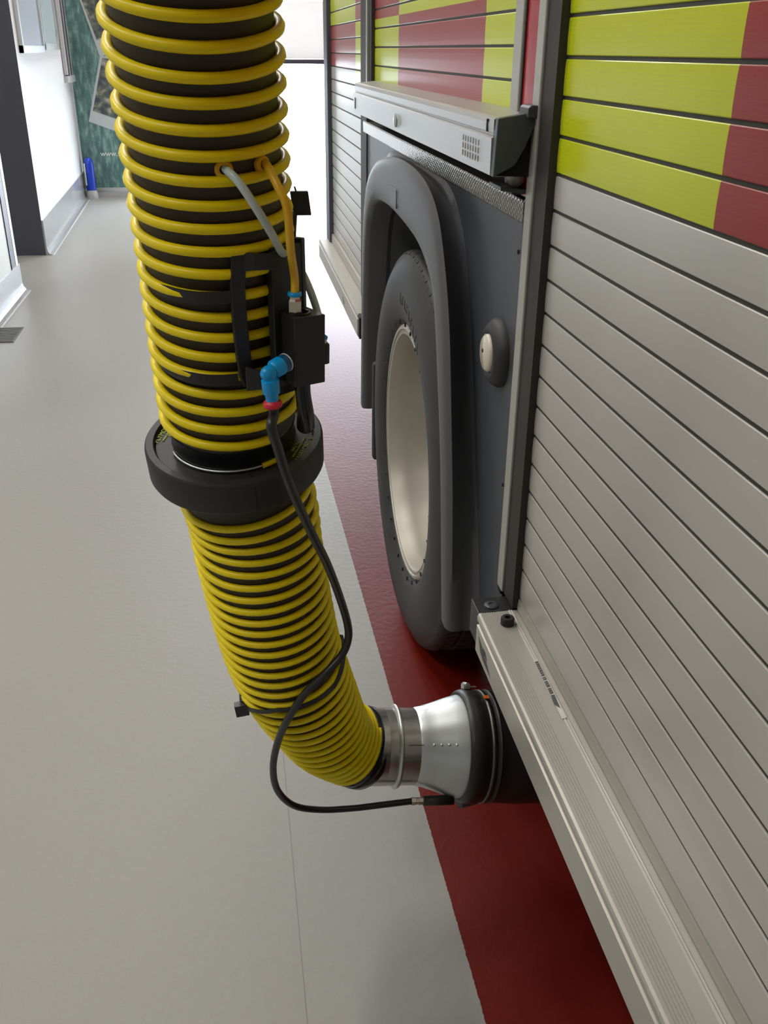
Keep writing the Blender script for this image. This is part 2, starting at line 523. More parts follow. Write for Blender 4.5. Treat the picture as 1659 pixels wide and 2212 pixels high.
# floor drain
dr = MB()
fx = -1.30
dr.box((-1.42, 5.235, 0.0), (-1.215, 5.545, .004), 0)
for i in range(9):
    dr.box((-1.41, 5.25 + i * .033, .004), (-1.225, 5.262 + i * .033, .0055), 0)
tag(dr.build('floor_drain', 'drain'), 'dark metal drain grate set in the grey floor by the left wall', 'drain')

# roll-up banner by the end wall
bn = thing('roll_up_banner', 'tall green printed roll-up banner standing at the far end of the left wall', 'banner', (-1.0, 10.95, 0))
lean = -0.03
MB().box((-1.525, 10.94, .085), (-.55, 10.944, 2.05)).build('print', 'teal', bn)
bb = MB(); bb.lathe([(0, .0), (0, .05), (.89, .05), (.89, 0)], (-1.43, 10.95, .045), (1, 0, 0), 20)
bb.box((-1.43, 10.90, 0), (-.54, 11.02, .05))
bb.build('base', 'bannergrey', bn)
def quadprint(name, pts, y, mt, lb):
    m = MB(); m.add([(x, y, z) for x, z in pts] + [(x, y + .002, z) for x, z in pts], [(0, 1, 2, 3), (7, 6, 5, 4)])
    m.build(name, mt, bn, label=lb)
quadprint('printed_photo_frame', [(-1.41, .755), (-.98, .60), (-.80, 1.34), (-1.22, 1.38)], 10.936, 'photoframe', 'printed photo frame, lower')
quadprint('printed_photo', [(-1.355, .86), (-1.0, .74), (-.85, 1.30), (-1.20, 1.36)], 10.933, 'snap', 'printed snapshot, lower')
quadprint('printed_photo_frame', [(-1.22, 1.36), (-.80, 1.60), (-.98, 2.04), (-1.40, 2.04)], 10.934, 'photoframe', 'printed photo frame, upper')
quadprint('printed_photo', [(-1.235, 1.52), (-.88, 1.68), (-1.05, 2.03), (-1.38, 2.03)], 10.931, 'snap', 'printed snapshot, upper')
text_mesh('lettering', 'www.st', 0.075, (-1.33, 10.930, .415), (1, 0, 0), (0, 0, 1), .001, 'white', bn, 'white web address lettering', 'LEFT')
# blue item behind the banner
bc = MB(); bc.lathe([(.09, .0), (.09, .050), (.34, .050), (.385, .042), (.41, .025), (.415, 0)], (-1.447, 10.80, 0), (0, 0, 1), 28, 0)
bt = thing('blue_canister', 'blue rounded canister on a grey foot behind the green banner', 'canister', (-1.447, 10.80, 0))
bc.build('body', 'bluecan', bt, sharp=50)
bf = MB(); bf.lathe([(0, 0), (0, .062), (.03, .061), (.075, .055), (.09, .045), (.09, 0)], (-1.447, 10.80, 0), (0, 0, 1), 28)
bf.build('foot', 'bannergrey', bt, sharp=50)
MB().box((-1.492, 10.745, .14), (-1.480, 10.755, .36)).build('white_stripe', 'white', bt)
# bundle of grey vertical strips on the wall
vb = thing('vertical_blind', 'bundle of grey vertical strips hanging on the left wall beside the banner', 'blind', (-1.5, 10.55, 1.15))
for i in range(5):
    y = 10.36 + i * .10
    MB().box((onB(y) + .005, y, 1.19 + (.0 if i else .02)), (onB(y) + .035 + .004 * (i % 2), y + .075, 2.9)).build('strip', 'jamb' if i % 2 else 'bannergrey', vb)
MB().box((onB(10.6) - .0, 10.34, 1.14), (onB(10.6) + .045, 10.86, 1.20)).build('end_cap', 'bannergrey', vb)

# ------------------------------------------------------------------ fire engine
FE = thing('fire_engine', 'fire engine with silver roller shutters, red and lime chequers and dark wheel arch', 'fire engine', (1.7, 1.5, 0))
XS = 0.46
PITCH = 0.0497


def shutter(name, y0, y1, zbot, gaps_base, ztop, colour, lab=None):
    """slats as one mesh, colour(y, zmid) list of (ya, yb, matidx)"""
    m = MB()
    k0 = int(math.ceil((zbot + 0.01 - gaps_base) / PITCH))
    k1 = int(math.ceil((ztop - gaps_base) / PITCH))
    edges = [zbot] + [gaps_base + k * PITCH for k in range(k0, k1)] + [ztop]
    for a, b in zip(edges[:-1], edges[1:]):
        za = a + .0023; zb = b - .0023
        hh = zb - za
        for ya, yb, mi, zs in colour(a, b):
            prof = [(XS + .003, za), (XS + .0010, za), (XS + .0002, za + .0010), (XS - .0002, za + .2 * hh), (XS - .0004, za + .5 * hh),
                    (XS - .0002, za + .8 * hh), (XS + .0002, zb - .0010), (XS + .0010, zb), (XS + .003, zb)]
            if zs is None:
                m.ext(prof, ya, yb, mi, closed=False)
            else:       # colour change part-way up this slat
                lo = [p for p in prof if p[1] <= zs]; up_ = [p for p in prof if p[1] > zs]
                cut = (XS - .0004, zs)
                m.ext(lo + [cut], ya, yb, mi[0], closed=False); m.ext([cut] + up_, ya, yb, mi[1], closed=False)
    o = m.build(name, ['alu', 'lime', 'redfilm'], FE, label=lab)
    s = MB().box((XS + .0022, y0, zbot), (XS + .012, y1, ztop)); s.build('rubber_seals', 'seal', o)
    return o


def col_near(a, b):
    if a < 1.29: return [(-1.4, 1.37, 0, None)]
    return [(.868, 1.37, 1, None), (-.2, .868, 2, None), (-1.4, -.2, 1, None)]
def col_mid(a, b):
    r = []
    split = 1.533
    def part(ya, yb, lo, hi):
        if b <= split: return (ya, yb, lo, None)
        if a >= split: return (ya, yb, hi, None)
        return (ya, yb, (lo, hi), split)
    return [(1.54, 1.785, 1, None), part(1.785, 2.68, 2, 1), part(2.68, 3.10, 1, 2)]
def col_far(a, b):
    D = 1 if 1.34 <= a < 1.535 else (2 if a >= 1.535 else (1 if a > 1.335 else 0))
    E_ = 1 if a >= 1.535 else (2 if a > 1.385 else 0)
    return [(3.32, 3.555, D, None), (3.555, 4.36, E_, None)]
shutter('roller_shutter', -1.4, 1.37, .590, 1.196, 1.97, col_near, 'nearest roller shutter, silver below a lime and red band')
shutter('roller_shutter', 1.54, 3.10, 1.362, 1.459 - PITCH, 2.0, col_mid, 'middle roller shutter above the wheel, red and lime')
shutter('roller_shutter', 3.32, 4.36, .700, 1.042, 2.0, col_far, 'far roller shutter beyond the wheel')
# bottom bars of the shutters
bbar = MB().ext([(.4565, .572), (.4570, .576), (.4585, .5905), (.47, .5905), (.47, .572)], -1.4, 1.365); bbar.build('shutter_bottom_bar', 'alu2', FE)
MB().ext([(.452, .662), (.45, .666), (.452, .698), (.47, .700), (.47, .662)], 3.33, 4.36).build('shutter_bottom_bar', 'alu2', FE)

# door frames and guide rails
MB().box((.448, 1.342, .572), (.50, 1.398, 3.0)).build('guide_rail', 'darkrail', FE, label='dark vertical guide rail beside the near shutter')
MB().box((.444, 1.398, .572), (.50, 1.430, 3.0)).build('door_frame', 'lightframe', FE, bevel=.002, label='pale vertical frame strip')
MB().box((.4478, 1.4305, 1.2515), (.50, 1.496, 3.0)).build('body_panel', 'redpaint', FE, label='red painted body strip')
MB().box((.442, 1.498, 1.33), (.49, 1.540, 3.0)).build('door_frame', 'lightframe', FE, bevel=.002)
MB().box((.446, 1.494, 1.246), (.49, 1.499, 3.0)).build('frame_gasket', 'void', FE)
fr = MB(); fr.box((.449, 3.10, 1.355), (.49, 3.16, 3.0), 1); fr.box((.444, 3.16, 1.355), (.49, 3.185, 3.0), 0); fr.box((.446, 3.185, .66), (.49, 3.32, 3.0), 1)
fr.build('door_frame', ['lightframe', 'darkrail'], FE)
MB().box((.442, 4.36, .64), (.52, 4.50, 3.0)).build('corner_post', 'jamb', FE, bevel=.004)

# sill below near shutter, ribbed tread on top
prof = [(.47, .497), (.385, .493), (.385, .5455), (.3925, .548), (.3925, .552), (.3855, .5545), (.3850, .563), (.3865, .5670), (.390, .5690)]
for i in range(6):
    x = .394 + i * .0042
    prof += [(x, .5690), (x + .0006, .5678), (x + .0018, .5678), (x + .0024, .5690)]
prof += [(.440, .5695), (.4425, .5715), (.4445, .5695), (.4465, .5710), (.4480, .5695), (.4565, .5700), (.47, .5700)]
MB().ext(prof, -1.4, 1.340).build('sill', 'alu2', FE, label='pale aluminium sill with ribbed top')
ec = MB()
ec.ext([(.387, .500), (.387, .566), (.465, .566), (.465, .500)], 1.340, 1.395, 0)
ec.build('sill_end_cap', 'black', FE, bevel=.002)
eb = MB(); eb.lathe([(0, 0), (0, .013), (.002, .013), (.004, .010), (.004, .005), (.002, .004), (.002, 0)], (.417, 1.366, .566), (0, 0, 1), 20)
eb.build('bolt', 'panel', FE, sharp=40)
bu = MB(); bu.lathe([(0, .0118), (.011, .0118), (.0135, .0098), (.0135, .0052), (.006, .0042), (.006, 0)], (.4275, 1.300, .5695), (0, 0, 1), 28)
bu.build('rubber_stop', 'rubber', FE, sharp=40)
# decal strip on the sill top and emblem on its face
dc = MB()
dc.add([(.4395, 1.19, .5702), (.4465, 1.19, .5722), (.4445, 1.04, .5722), (.4375, 1.04, .5702)], [(0, 1, 2, 3)], 0)
st = dc.build('sticker', 'alu2', FE, label='worn printed sticker strip on the sill')
bl = MB(); yy_ = 1.183
for i in range(15):
    L = random.choice([.003, .0045, .006])
    bl.add([(.4400 - i * .0001, yy_, .5709), (.4453 - i * .0001, yy_, .5724), (.4453 - i * .0001, yy_ - L, .5724), (.4400 - i * .0001, yy_ - L, .5709)], [(0, 1, 2, 3)], 0)
    yy_ -= L + random.choice([.0015, .003])
bl.add([(.4385, yy_, .5706), (.444, yy_, .5722), (.4425, yy_ - .033, .5722), (.437, yy_ - .022, .5706)], [(0, 1, 2, 3)], 0)
bl.build('sticker_print', 'decaldark', st)
em = MB(); X = .3846
for tri in ([(1.325, .5325), (1.296, .5255), (1.306, .5095)], [(1.306, .5095), (1.296, .5255), (1.278, .5235), (1.285, .505)],
            [(1.295, .5275), (1.277, .5300), (1.262, .5195), (1.280, .5225)], [(1.285, .505), (1.278, .520), (1.238, .5055)]):
    em.add([(X, y, z) for y, z in tri], [list(range(len(tri)))])
em.build('emblem', 'decaldark', FE, label='dark angular emblem on the sill face')
# far sill
prof = [(.47, .585), (.400, .583), (.400, .640), (.406, .643), (.400, .647), (.401, .655), (.404, .660), (.470, .662)]
MB().ext(prof, 3.07, 4.45).build('sill', 'alu2', FE, label='far sill beyond the wheel')
em2 = MB(); em2.add([(.3995, 3.50, .625), (.3995, 3.46, .61), (.3995, 3.44, .595), (.3995, 3.48, .60)], [(0, 1, 2, 3)]); em2.build('emblem', 'decaldark', FE)
MB().box((.405, 3.06, .575), (.47, 3.09, .645)).build('sill_end_cap', 'black', FE)

# arch panel with the wheel opening
inner = [(1.625, .383), (1.694, .704), (1.755, .879), (1.79, .965), (1.834, 1.027), (1.954, 1.073), (2.121, 1.091), (2.386, 1.098), (2.60, 1.085), (2.70, 1.04), (2.76, .96), (2.80, .75), (2.83, .409)]
fouter = [(1.566, .383), (1.605, .643), (1.649, .82), (1.700, .985), (1.771, 1.103), (1.855, 1.176), (1.999, 1.214), (2.227, 1.224), (2.467, 1.208), (2.671, 1.164), (2.80, 1.08), (2.86, .90), (2.89, .409)]
base = [(1.560, .383), (1.610, .575), (1.662, .712), (1.728, .884), (1.805, 1.05), (1.892, 1.142), (2.023, 1.190), (2.339, 1.203), (2.55, 1.200), (2.78, 1.165), (2.90, 1.06), (2.95, .90), (2.99, .409)]
def sm2(P, n=8):
    return [(p.x, p.y) for p in smoothpts([(a, b, 0) for a, b in P], n)]
I2, F2, B2 = sm2(inner), sm2(fouter), sm2(base)
hole = [(y, z) for y, z in sm2(inner)]
ztop_, zlow = 1.246, .445
poly = [(1.428, ztop_), (1.412, zlow)] + [(hole[0][0] - .01, zlow)] + [p for p in hole if p[1] > zlow] + [(2.83, .445), (3.20, .445), (3.25, ztop_)]
tri = tessellate_polygon([[V((y, z, 0)) for y, z in poly]])
n = len(poly)
pm = MB()
pm.add([(.450, y, z) for y, z in poly], [list(t) for t in tri])
pm.add([(.462, y, z) for y, z in poly], [list(t) for t in tri])
pm.add([(.450, y, z) for y, z in poly] + [(.462, y, z) for y, z in poly], [(i, (i + 1) % n, (i + 1) % n + n, i + n) for i in range(n)])
pm.build('arch_panel', 'panel', FE)
pc = MB(); pc.box((.446, 1.412, .56), (.452, 1.430, 1.246)); pc.build('panel_edge', 'void', FE)
for (y, z) in ((1.462, 1.165), (1.455, .76)):
    MB().lathe([(0, .0035), (.002, .003), (.002, 0)], (.450, y, z), (-1, 0, 0), 12).build('panel_screw', 'void', FE)
# arch flare: sweep of rows across the arch
rows = []
nI = len(I2)
for i in range(nI):
    iy, iz = I2[i]; fy, fz = F2[i]; by, bz = B2[i]
    mid = lambda a, b, t: (a[0] + (b[0] - a[0]) * t, a[1] + (b[1] - a[1]) * t)
    I_ = (iy, iz); F_ = (fy, fz); B_ = (by, bz)
    o1 = mid(I_, F_, .08); o2 = mid(I_, F_, .78)
    ctr = mid(F_, B_, .5)
    d = V((F_[0] - I_[0], F_[1] - I_[1])); d = d.normalized()
    rows.append([(.62, *I_), (.40, *I_), (.3875, *o1), (.385, *mid(I_, F_, .3)), (.3852, *o2), (.3885, *mid(I_, F_, .95)),
                 (.396, F_[0] + d.x * .005, F_[1] + d.y * .005), (.418, *mid(F_, B_, .45)), (.438, *mid(F_, B_, .85)),
                 (.446, B_[0] + d.x * .008, B_[1] + d.y * .008), (.4495, B_[0] + d.x * .022, B_[1] + d.y * .022), (.452, B_[0] + d.x * .024, B_[1] + d.y * .024)])
fm = MB(); k = len(rows[0])
fm.add([p for r in rows for p in r], [(i * k + j, i * k + j + 1, (i + 1) * k + j + 1, (i + 1) * k + j) for i in range(nI - 1) for j in range(k - 1)], 0, True)
fm.f.append(list(range(k))); fm.m.append(0); fm.s.append(False)
fm.f.append(list(range((nI - 1) * k, nI * k))); fm.m.append(0); fm.s.append(False)
flare = fm.build('wheel_arch', 'flare', FE, sharp=60)
MB().box((.3835, 2.24, 1.118), (.386, 2.325, 1.160)).build('arch_badge', 'flare', flare, bevel=.0012)
# mud flap and liner
MB().box((.40, 2.70, .28), (.70, 2.735, .60)).build('mud_flap', 'rubber', FE, bevel=.01)
# body shell: upper body, ends, inner liner
bsm = MB()
bsm.box((.475, -4.0, .52), (2.86, 1.40, 3.05)); bsm.box((.475, 1.40, 1.252), (2.86, 3.20, 3.05)); bsm.box((.475, 3.10, .60), (2.86, 4.48, 3.05))
bsm.box((.475, 1.40, .46), (1.4, 1.56, 1.252)); bsm.box((.475, 2.90, .46), (1.4, 3.20, 1.252)); bsm.box((1.15, 1.5, .60), (2.86, 3.0, 1.3))
bsm.build('body_shell', 'void', FE)
MB().box((.85, -3.6, .40), (2.45, 4.3, .62)).build('chassis', 'void', FE)

# marker lamp in its rubber housing
lampc = V((.450, 1.530, .980))
lh = MB(); lh.lathe([(0, .061), (.007, .060), (.015, .055), (.022, .046), (.024, .040), (.020, .034), (.020, 0)], lampc, (-1, 0, -0.0), 40)
lamp = lh.build('marker_lamp', 'rubber', FE, sharp=60)
ll = MB(); ll.lathe([(0, .033), (.006, .033), (.010, .028), (.012, 0)], lampc + V((-.019, 0, 0)), (-1, 0, 0), 36)
M['lens'] = mat('milky_lens', (0.62, 0.55, 0.47), 0.3, coat=0.4)
ll.build('lens', 'lens', lamp, sharp=60)
ls = MB(); ls.lathe([(0, .004), (.0015, .003), (.0015, 0)], lampc + V((-.0305, .002, .004)), (-1, 0, 0), 12); ls.build('screw', 'black', lamp)

# chequer plate strip, dark recess and fold-down step above
cpz = MB(); cpz.ext([(.446, 1.2125), (.4445, 1.214), (.4440, 1.243), (.4460, 1.2465), (.475, 1.2475), (.475, 1.2125)], 1.436, 3.25)
cpz.build('chequer_plate_strip', 'chequer', FE)
MB().box((.445, 1.418, 1.205), (.476, 1.436, 1.249)).build('strip_end', 'black', FE)
MB().box((.470, 1.43, 1.247), (.50, 3.20, 1.36)).build('recess', 'void', FE)
sp = [(.391, 1.283), (.3855, 1.285), (.385, 1.3365), (.392, 1.339), (.392, 1.342), (.389, 1.3435), (.3885, 1.356), (.3915, 1.3625), (.398, 1.3645), (.446, 1.369), (.468, 1.3695), (.468, 1.283)]
stp = MB().ext(sp, 1.426, 3.03).build('fold_down_step', 'stepmetal', FE, label='brushed silver fold-down step above the wheel arch')
ft = MB(); ft.lathe([(0, 0), (0, .0145), (.002, .0142), (.0045, .009), (.005, 0)], (.385, 2.266, 1.308), (-1, 0, 0), 28); ft.build('round_stud', 'galv', stp, sharp=50)
vl = MB()
for r_ in range(3):
    for c_ in range(7):
        y = 1.50 + c_ * .017; z = 1.297 + r_ * .0115 - .0
        vl.box((.3843, y, z), (.3852, y + .004, z + .0085))
M['alupress'] = mat('pressed_mark', (0.40, 0.395, 0.385), 0.45, 0.6)
vl.build('pressed_marks', 'alupress', stp)
MB().box((.3875, 1.463, 1.343), (.3895, 1.470, 1.3605)).build('end_slot', 'void', stp)
MB().box((.384, 2.985, 1.295), (.3855, 2.993, 1.325)).build('end_slot', 'void', stp)
MB().ext([(.388, 1.2845), (.388, 1.362), (.446, 1.3695), (.4695, 1.370), (.4695, 1.282)], 1.4215, 1.4275).build('dark_gap_plate', 'void', stp)  # black sheet added to give the open gap beside the bracket its shade
# bracket at the near end of the step
bk = MB()
def prism_y(m, prof, y0, y1): m.ext(prof, y0, y1)
bk.ext([(.386, 1.284), (.3885, 1.364), (.438, 1.372), (.446, 1.360), (.432, 1.325), (.418, 1.300), (.402, 1.292)], 1.408, 1.426)
bk.ext([(.430, 1.365), (.430, 1.378), (.434, 1.382), (.446, 1.382), (.449, 1.378), (.449, 1.365)], 1.400, 1.445)
bk.ext([(.415, 1.285), (.436, 1.330), (.452, 1.358), (.470, 1.360), (.470, 1.252), (.432, 1.252), (.428, 1.275)], 1.462, 1.497)
bk.ext([(.4485, 1.25), (.4485, 1.372), (.47, 1.372), (.47, 1.25)], 1.430, 1.4965)
bk.ext([(.405, 1.262), (.405, 1.268), (.452, 1.262), (.452, 1.256)], 1.430, 1.50)
brk = bk.build('step_bracket', 'panel', FE, bevel=.0015, label='dark moulded bracket at the near end of the step')
cap = MB(); cap.lathe([(0, .014), (.005, .0135), (.010, .009), (.012, 0)], (.436, 1.460, 1.277), (-.4, -.9, .1), 24); cap.build('pivot_cap', 'rim', brk, sharp=60)

# wheel with twin tyres
WY, WZ = 2.218, .505
rp = [(.440, .300), (.428, .309), (.419, .316), (.4165, .321), (.4165, .328), (.421, .3335), (.430, .334)]
rimp = [(.430, .334), (.421, .3335), (.4165, .328), (.4165, .321), (.421, .319), (.4215, .3135), (.4185, .3125), (.4195, .3085), (.428, .3055), (.440, .300), (.470, .293), (.560, .287), (.573, .277), (.580, .262),
        (.584, .18), (.570, .165), (.545, .160), (.530, .150), (.525, .11), (.50, .105), (.49, .09), (.485, 0)]
wm = MB(); wm.lathe([(t, r) for t, r in rimp], (0, WY, WZ), (1, 0, 0), 96)
wheel = wm.build('wheel', 'rim', FE, sharp=40)
def tyre(xo, lab=None):
    pr = [(.436, .330), (.420, .336), (.4075, .350), (.4000, .372), (.3970, .395), (.3975, .420), (.4015, .443), (.4085, .462), (.4160, .472), (.4175, .474), (.421, .4835), (.429, .4905), (.440, .4945),
          (.470, .4965), (.472, .486), (.482, .486), (.484, .4968), (.516, .497), (.518, .486), (.530, .486), (.532, .497), (.566, .4968), (.568, .486), (.578, .486), (.580, .4965),
          (.612, .4940), (.624, .488), (.634, .470), (.646, .43), (.650, .39), (.642, .35), (.62, .330)]
    pr = [(x, r + max(0, r - .335) * .125) for x, r in pr]
    def rf(j, k, r):
        if j in (10, 11, 12, 13) and k % 5 == 0: return r - .002
        if 16 <= j <= 25 and j not in (18, 19, 22, 23) and k % 5 == 2: return r - .003
        return r
    t = MB(); t.lathe([(x + xo, r) for x, r in pr], (0, WY, WZ), (1, 0, 0), 300, rfun=rf)
    # moulded ribs round the bead
    if xo == 0:
        for kk in range(30):
            a = 2 * pi * kk / 30 + .05
            for r0, r1, xx in ((.3330, .3440, .4105),):
                u = V((0, sin(a), cos(a))); w_ = V((0, cos(a), -sin(a)))
                c = V((xx, WY, WZ)) + u * (r0 + r1) / 2
                t.obox(c, V((.0022, 0, 0)), w_ * .0005, u * (r1 - r0) / 2)
    # moulded sipes across the shoulder and tread
    for kk in range(120):
        a = 2 * pi * kk / 120
        for x0, x1, r_ in ((.4225, .438, .5075), (.442, .468, .5162), (.486, .512, .5170), (.534, .562, .5170), (.582, .608, .5160)):
            sh = .006 * (1 if x0 < .47 else -1)
            pts = []
            for xx, aa in ((x0, a), (x1, a + sh * 3)):
                rr_ = r_ if x0 > .43 else (.5038 if xx == x0 else .5130)
                pts.append(V((xx + xo, WY + rr_ * sin(aa), WZ + rr_ * cos(aa))))
            d_ = (pts[1] - pts[0]); c_ = (pts[0] + pts[1]) / 2
            o_ = V((0, sin(a), cos(a))); s__ = d_.cross(o_).normalized()
            t.obox(c_, d_ / 2, s__ * .0010, o_ * .0006, 1)
    return t.build('tyre', ['tyre', 'void'], wheel, sharp=35)
tyre(0.0)
tyre(.33)
# raised lettering blocks on the sidewall (illegible in the photograph)
tl = MB()
for i in range(9):
    a = radians(-20 + i * 4.2)
    u = V((0, -sin(a + .32), cos(a + .32))); w_ = V((0, cos(a + .32), sin(a + .32)))
    c = V((.3975, WY, WZ)) + u * .405
    hgt = .011
    tl.obox(c + w_ * .006, V((.0012, 0, 0)), w_ * .0012, u * hgt)
    tl.obox(c + u * (hgt if i % 2 else -hgt), V((.0012, 0, 0)), w_ * .006, u * .0012)
tl.build('sidewall_marks', 'tyre', wheel)

# tail pipe under the body
tp = MB(); tp.tube(smoothpts([(.50, 1.25, .335), (.70, 1.25, .335), (.95, 1.30, .36), (1.2, 1.5, .45)]), .05, 20); tp.build('tail_pipe', 'void', FE)

# ------------------------------------------------------------------ exhaust extraction hose
EH = thing('exhaust_extraction_hose', 'yellow and black ribbed exhaust hose hanging beside the fire engine wheel', 'hose', (0, 1.05, 0))
UP = [(-0.0316, 0.8563, 1.8216), (-0.0237, 0.97, 1.4783), (-0.0222, 0.99, 1.4126), (-0.0195, 1.01, 1.3261), (-0.0169, 1.027, 1.2291), (-0.015, 1.048, 1.1189), (-0.0115, 1.066, 1.0257), (-0.0082, 1.073, 0.9858)]
LO = [(-0.0082, 1.073, 0.9858), (-0.0003, 1.08, 0.9504), (0.0057, 1.087, 0.9166), (0.0104, 1.097, 0.86), (0.0182, 1.108, 0.796), (0.0266, 1.12, 0.7338), (0.0377, 1.137, 0.6669), (0.0564, 1.157, 0.594), (0.0784, 1.18, 0.5257), (0.1030, 1.207, 0.455), (0.1290, 1.230, 0.411), (0.157, 1.243, 0.384), (0.187, 1.249, 0.3735)]
REF = V((0, -.8, .6))


class Path:
    def __init__(self, P, n=60):
        self.p = smoothpts(P, n)
        self.s = [0.0]
        for a, b in zip(self.p[:-1], self.p[1:]): self.s.append(self.s[-1] + (b - a).length)
        self.L = self.s[-1]

    def at(self, s):
        import bisect
        s = max(0, min(self.L, s)); i = max(1, min(len(self.s) - 1, bisect.bisect_left(self.s, s)))
        t = (s - self.s[i - 1]) / (self.s[i] - self.s[i - 1] + 1e-9)
        return self.p[i - 1].lerp(self.p[i], t)

    def frame(self, s):
        c = self.at(s); T = (self.at(s + .012) - self.at(s - .012)).normalized()
        e1 = (REF - T * REF.dot(T)).normalized(); e2 = T.cross(e1)
        if e2.x < 0: e2 = -e2
        return c, T, e1, e2


def interp(x, xs, ys):
    if x <= xs[0]: return ys[0] + (x - xs[0]) * (ys[1] - ys[0]) / (xs[1] - xs[0])
    for i in range(1, len(xs)):
        if x <= xs[i]: return ys[i - 1] + (x - xs[i - 1]) * (ys[i] - ys[i - 1]) / (xs[i] - xs[i - 1])
    return ys[-1] + (x - xs[-1]) * (ys[-1] - ys[-2]) / (xs[-1] - xs[-2])


PU, PL = Path(UP), Path(LO)


def helix(path, k0, k1, sk, Rc, rw, per=44, start=None):
    """yellow wire wound down the hose; sk(k) gives the distance along the hose where turn k faces the front"""
    pts = []
    n = int((k1 - k0) * per)
    for i in range(n + 1):
        k = k0 + (k1 - k0) * i / n
        s = sk(k); c, T, e1, e2 = path.frame(s); a = 2 * pi * (k % 1.0)
        R = Rc(s)
        pts.append(c + R * (cos(a) * e1 + sin(a) * e2))
    m = MB(); m.tube(pts, rw, 8)
    return m


def wall(path, s0, s1, Rf, step, name, parent, mt='hosewall', seg=48):
    m = MB(); n = int((s1 - s0) / step) + 1; vs = []
    for i in range(n + 1):
        s = s0 + (s1 - s0) * i / n
        c, T, e1, e2 = path.frame(s); r = Rf(s)
        vs += [c + r * (cos(2 * pi * k / seg) * e1 + sin(2 * pi * k / seg) * e2) for k in range(seg)]
    m.add(vs, [(i * seg + k, i * seg + (k + 1) % seg, (i + 1) * seg + (k + 1) % seg, (i + 1) * seg + k) for i in range(n) for k in range(seg)], 0, True)
    return m.build(name, mt, parent)


SUL = [0.3404, 0.3648, 0.39, 0.4155, 0.4402, 0.4645, 0.4888, 0.5131, 0.5371, 0.5605, 0.5834, 0.6058, 0.6279, 0.6503, 0.6727, 0.6951, 0.7174, 0.7396, 0.7618, 0.7838]
SLL = [0.053, 0.0725, 0.0923, 0.1128, 0.1336, 0.1543, 0.1743, 0.1937, 0.2129, 0.2319, 0.2507, 0.2699, 0.2901, 0.3116, 0.3341, 0.3569, 0.3798, 0.4004, 0.421, 0.4416, 0.4622, 0.4828, 0.5034, 0.524, 0.5446, 0.5652, 0.5858, 0.6064, 0.627, 0.6476, 0.6682]
KU = [i - 19 for i in range(20)]
KL = [i for i in range(31)]
kU1, kL1 = 0.08, 29.1
def sU(k): return interp(k, KU, SUL)
def sL(k): return interp(k, KL, SLL)
def kofU(s): return interp(s, SUL, KU)
RU = .0840
uh = wall(PU, .0, sU(kU1) + .012, lambda s: RU - .0100, .004, 'upper_hose', EH)
hx = helix(PU, -30.6, kU1, sU, lambda s: RU - .0054, .0054); hx.build('yellow_helix', 'yellow', uh)
def RLf(s):
    t = max(0, min(1, (s - .36) / .28))
    return .0850 - .0140 * t * t * (3 - 2 * t)
lh_ = wall(PL, .005, .655, lambda s: RLf(s) - .0075, .003, 'lower_hose', EH)
hx = helix(PL, -1.55, kL1, sL, lambda s: RLf(s) - .0047, .0047); hx.build('yellow_helix', 'yellow', lh_)

# bare black cuff between the upper hose end and the collar
def ringprof(path, s, prof, name, mt, parent, seg=64, smooth=True, sharp=45, lab=None):
    c, T, e1, e2 = path.frame(s)
    m = MB(); vs = []; n = len(prof)
    for t, r in prof:
        vs += [c + T * t + r * (cos(2 * pi * k / seg) * e1 + sin(2 * pi * k / seg) * e2) for k in range(seg)]
    m.add(vs, [(i * seg + k, i * seg + (k + 1) % seg, (i + 1) * seg + (k + 1) % seg, (i + 1) * seg + k) for i in range(n - 1) for k in range(seg)], 0, smooth)
    return m.build(name, mt, parent, sharp=sharp, label=lab)
sE = sU(kU1)
ringprof(PU, sE, [(-.006, .0725), (.006, .0735), (.010, .0748), (.013, .0735), (.024, .0730), (.030, .0745), (.034, .0735), (.06, .073)], 'cuff', 'blackgloss', EH)
wr = MB(); c, T, e1, e2 = PU.frame(sE + .034)
wr.tube([c + .0755 * (cos(a) * e1 + sin(a) * e2) for a in [radians(-75 + i * 4) for i in range(26)]], .0016, 6); wr.build('bare_wire', 'galv', uh)
wr = MB(); wr.tube([c + .0762 * (cos(a) * e1 + sin(a) * e2) for a in [radians(21 + i * 2) for i in range(8)]], .0034, 8); wr.build('helix_scrap', 'yellow', uh)

# rubber bump collar
SC = sE + .034
cc, cT, ce1, ce2 = PU.frame(SC)
tilt = V((0, 0, -1)).lerp(cT, .9).normalized()
def collar_pt(t, r, a):
    return cc + cT * t + r * (cos(a) * ce1 + sin(a) * ce2)
cp = [(.003, .072), (.0035, .0935), (.0045, .0945), (-.0015, .0955), (-.0025, .0965), (-.0025, .1045), (.000, .1065), (.003, .1070), (.036, .1065), (.040, .1045), (.041, .100), (.041, .080), (.044, .070), (.044, .060)]
m = MB(); seg = 96; vs = []
for t, r in cp:
    for k in range(seg):
        a = 2 * pi * k / seg
        q = r
        if r > .1044 and k % 48 == 4: q = r - .0012
        vs.append(collar_pt(t, q, a))
m.add(vs, [(i * seg + k, i * seg + (k + 1) % seg, (i + 1) * seg + (k + 1) % seg, (i + 1) * seg + k) for i in range(len(cp) - 1) for k in range(seg)], 0, True)
collar = m.build('rubber_collar', 'rubber', EH, sharp=40, label='thick black rubber bump collar')
for a in (radians(8), radians(120)):
    for (t0, r0), (t1, r1) in (((.0026, .075), (.0026, .094)), ((.004, .1072), (.037, .1066))):
        p0 = collar_pt(t0 - .0002, r0, a); p1 = collar_pt(t1 - .0002, r1, a)
        MB().tube([p0, p1], .0006, 5).build('seam_line', 'void', collar)
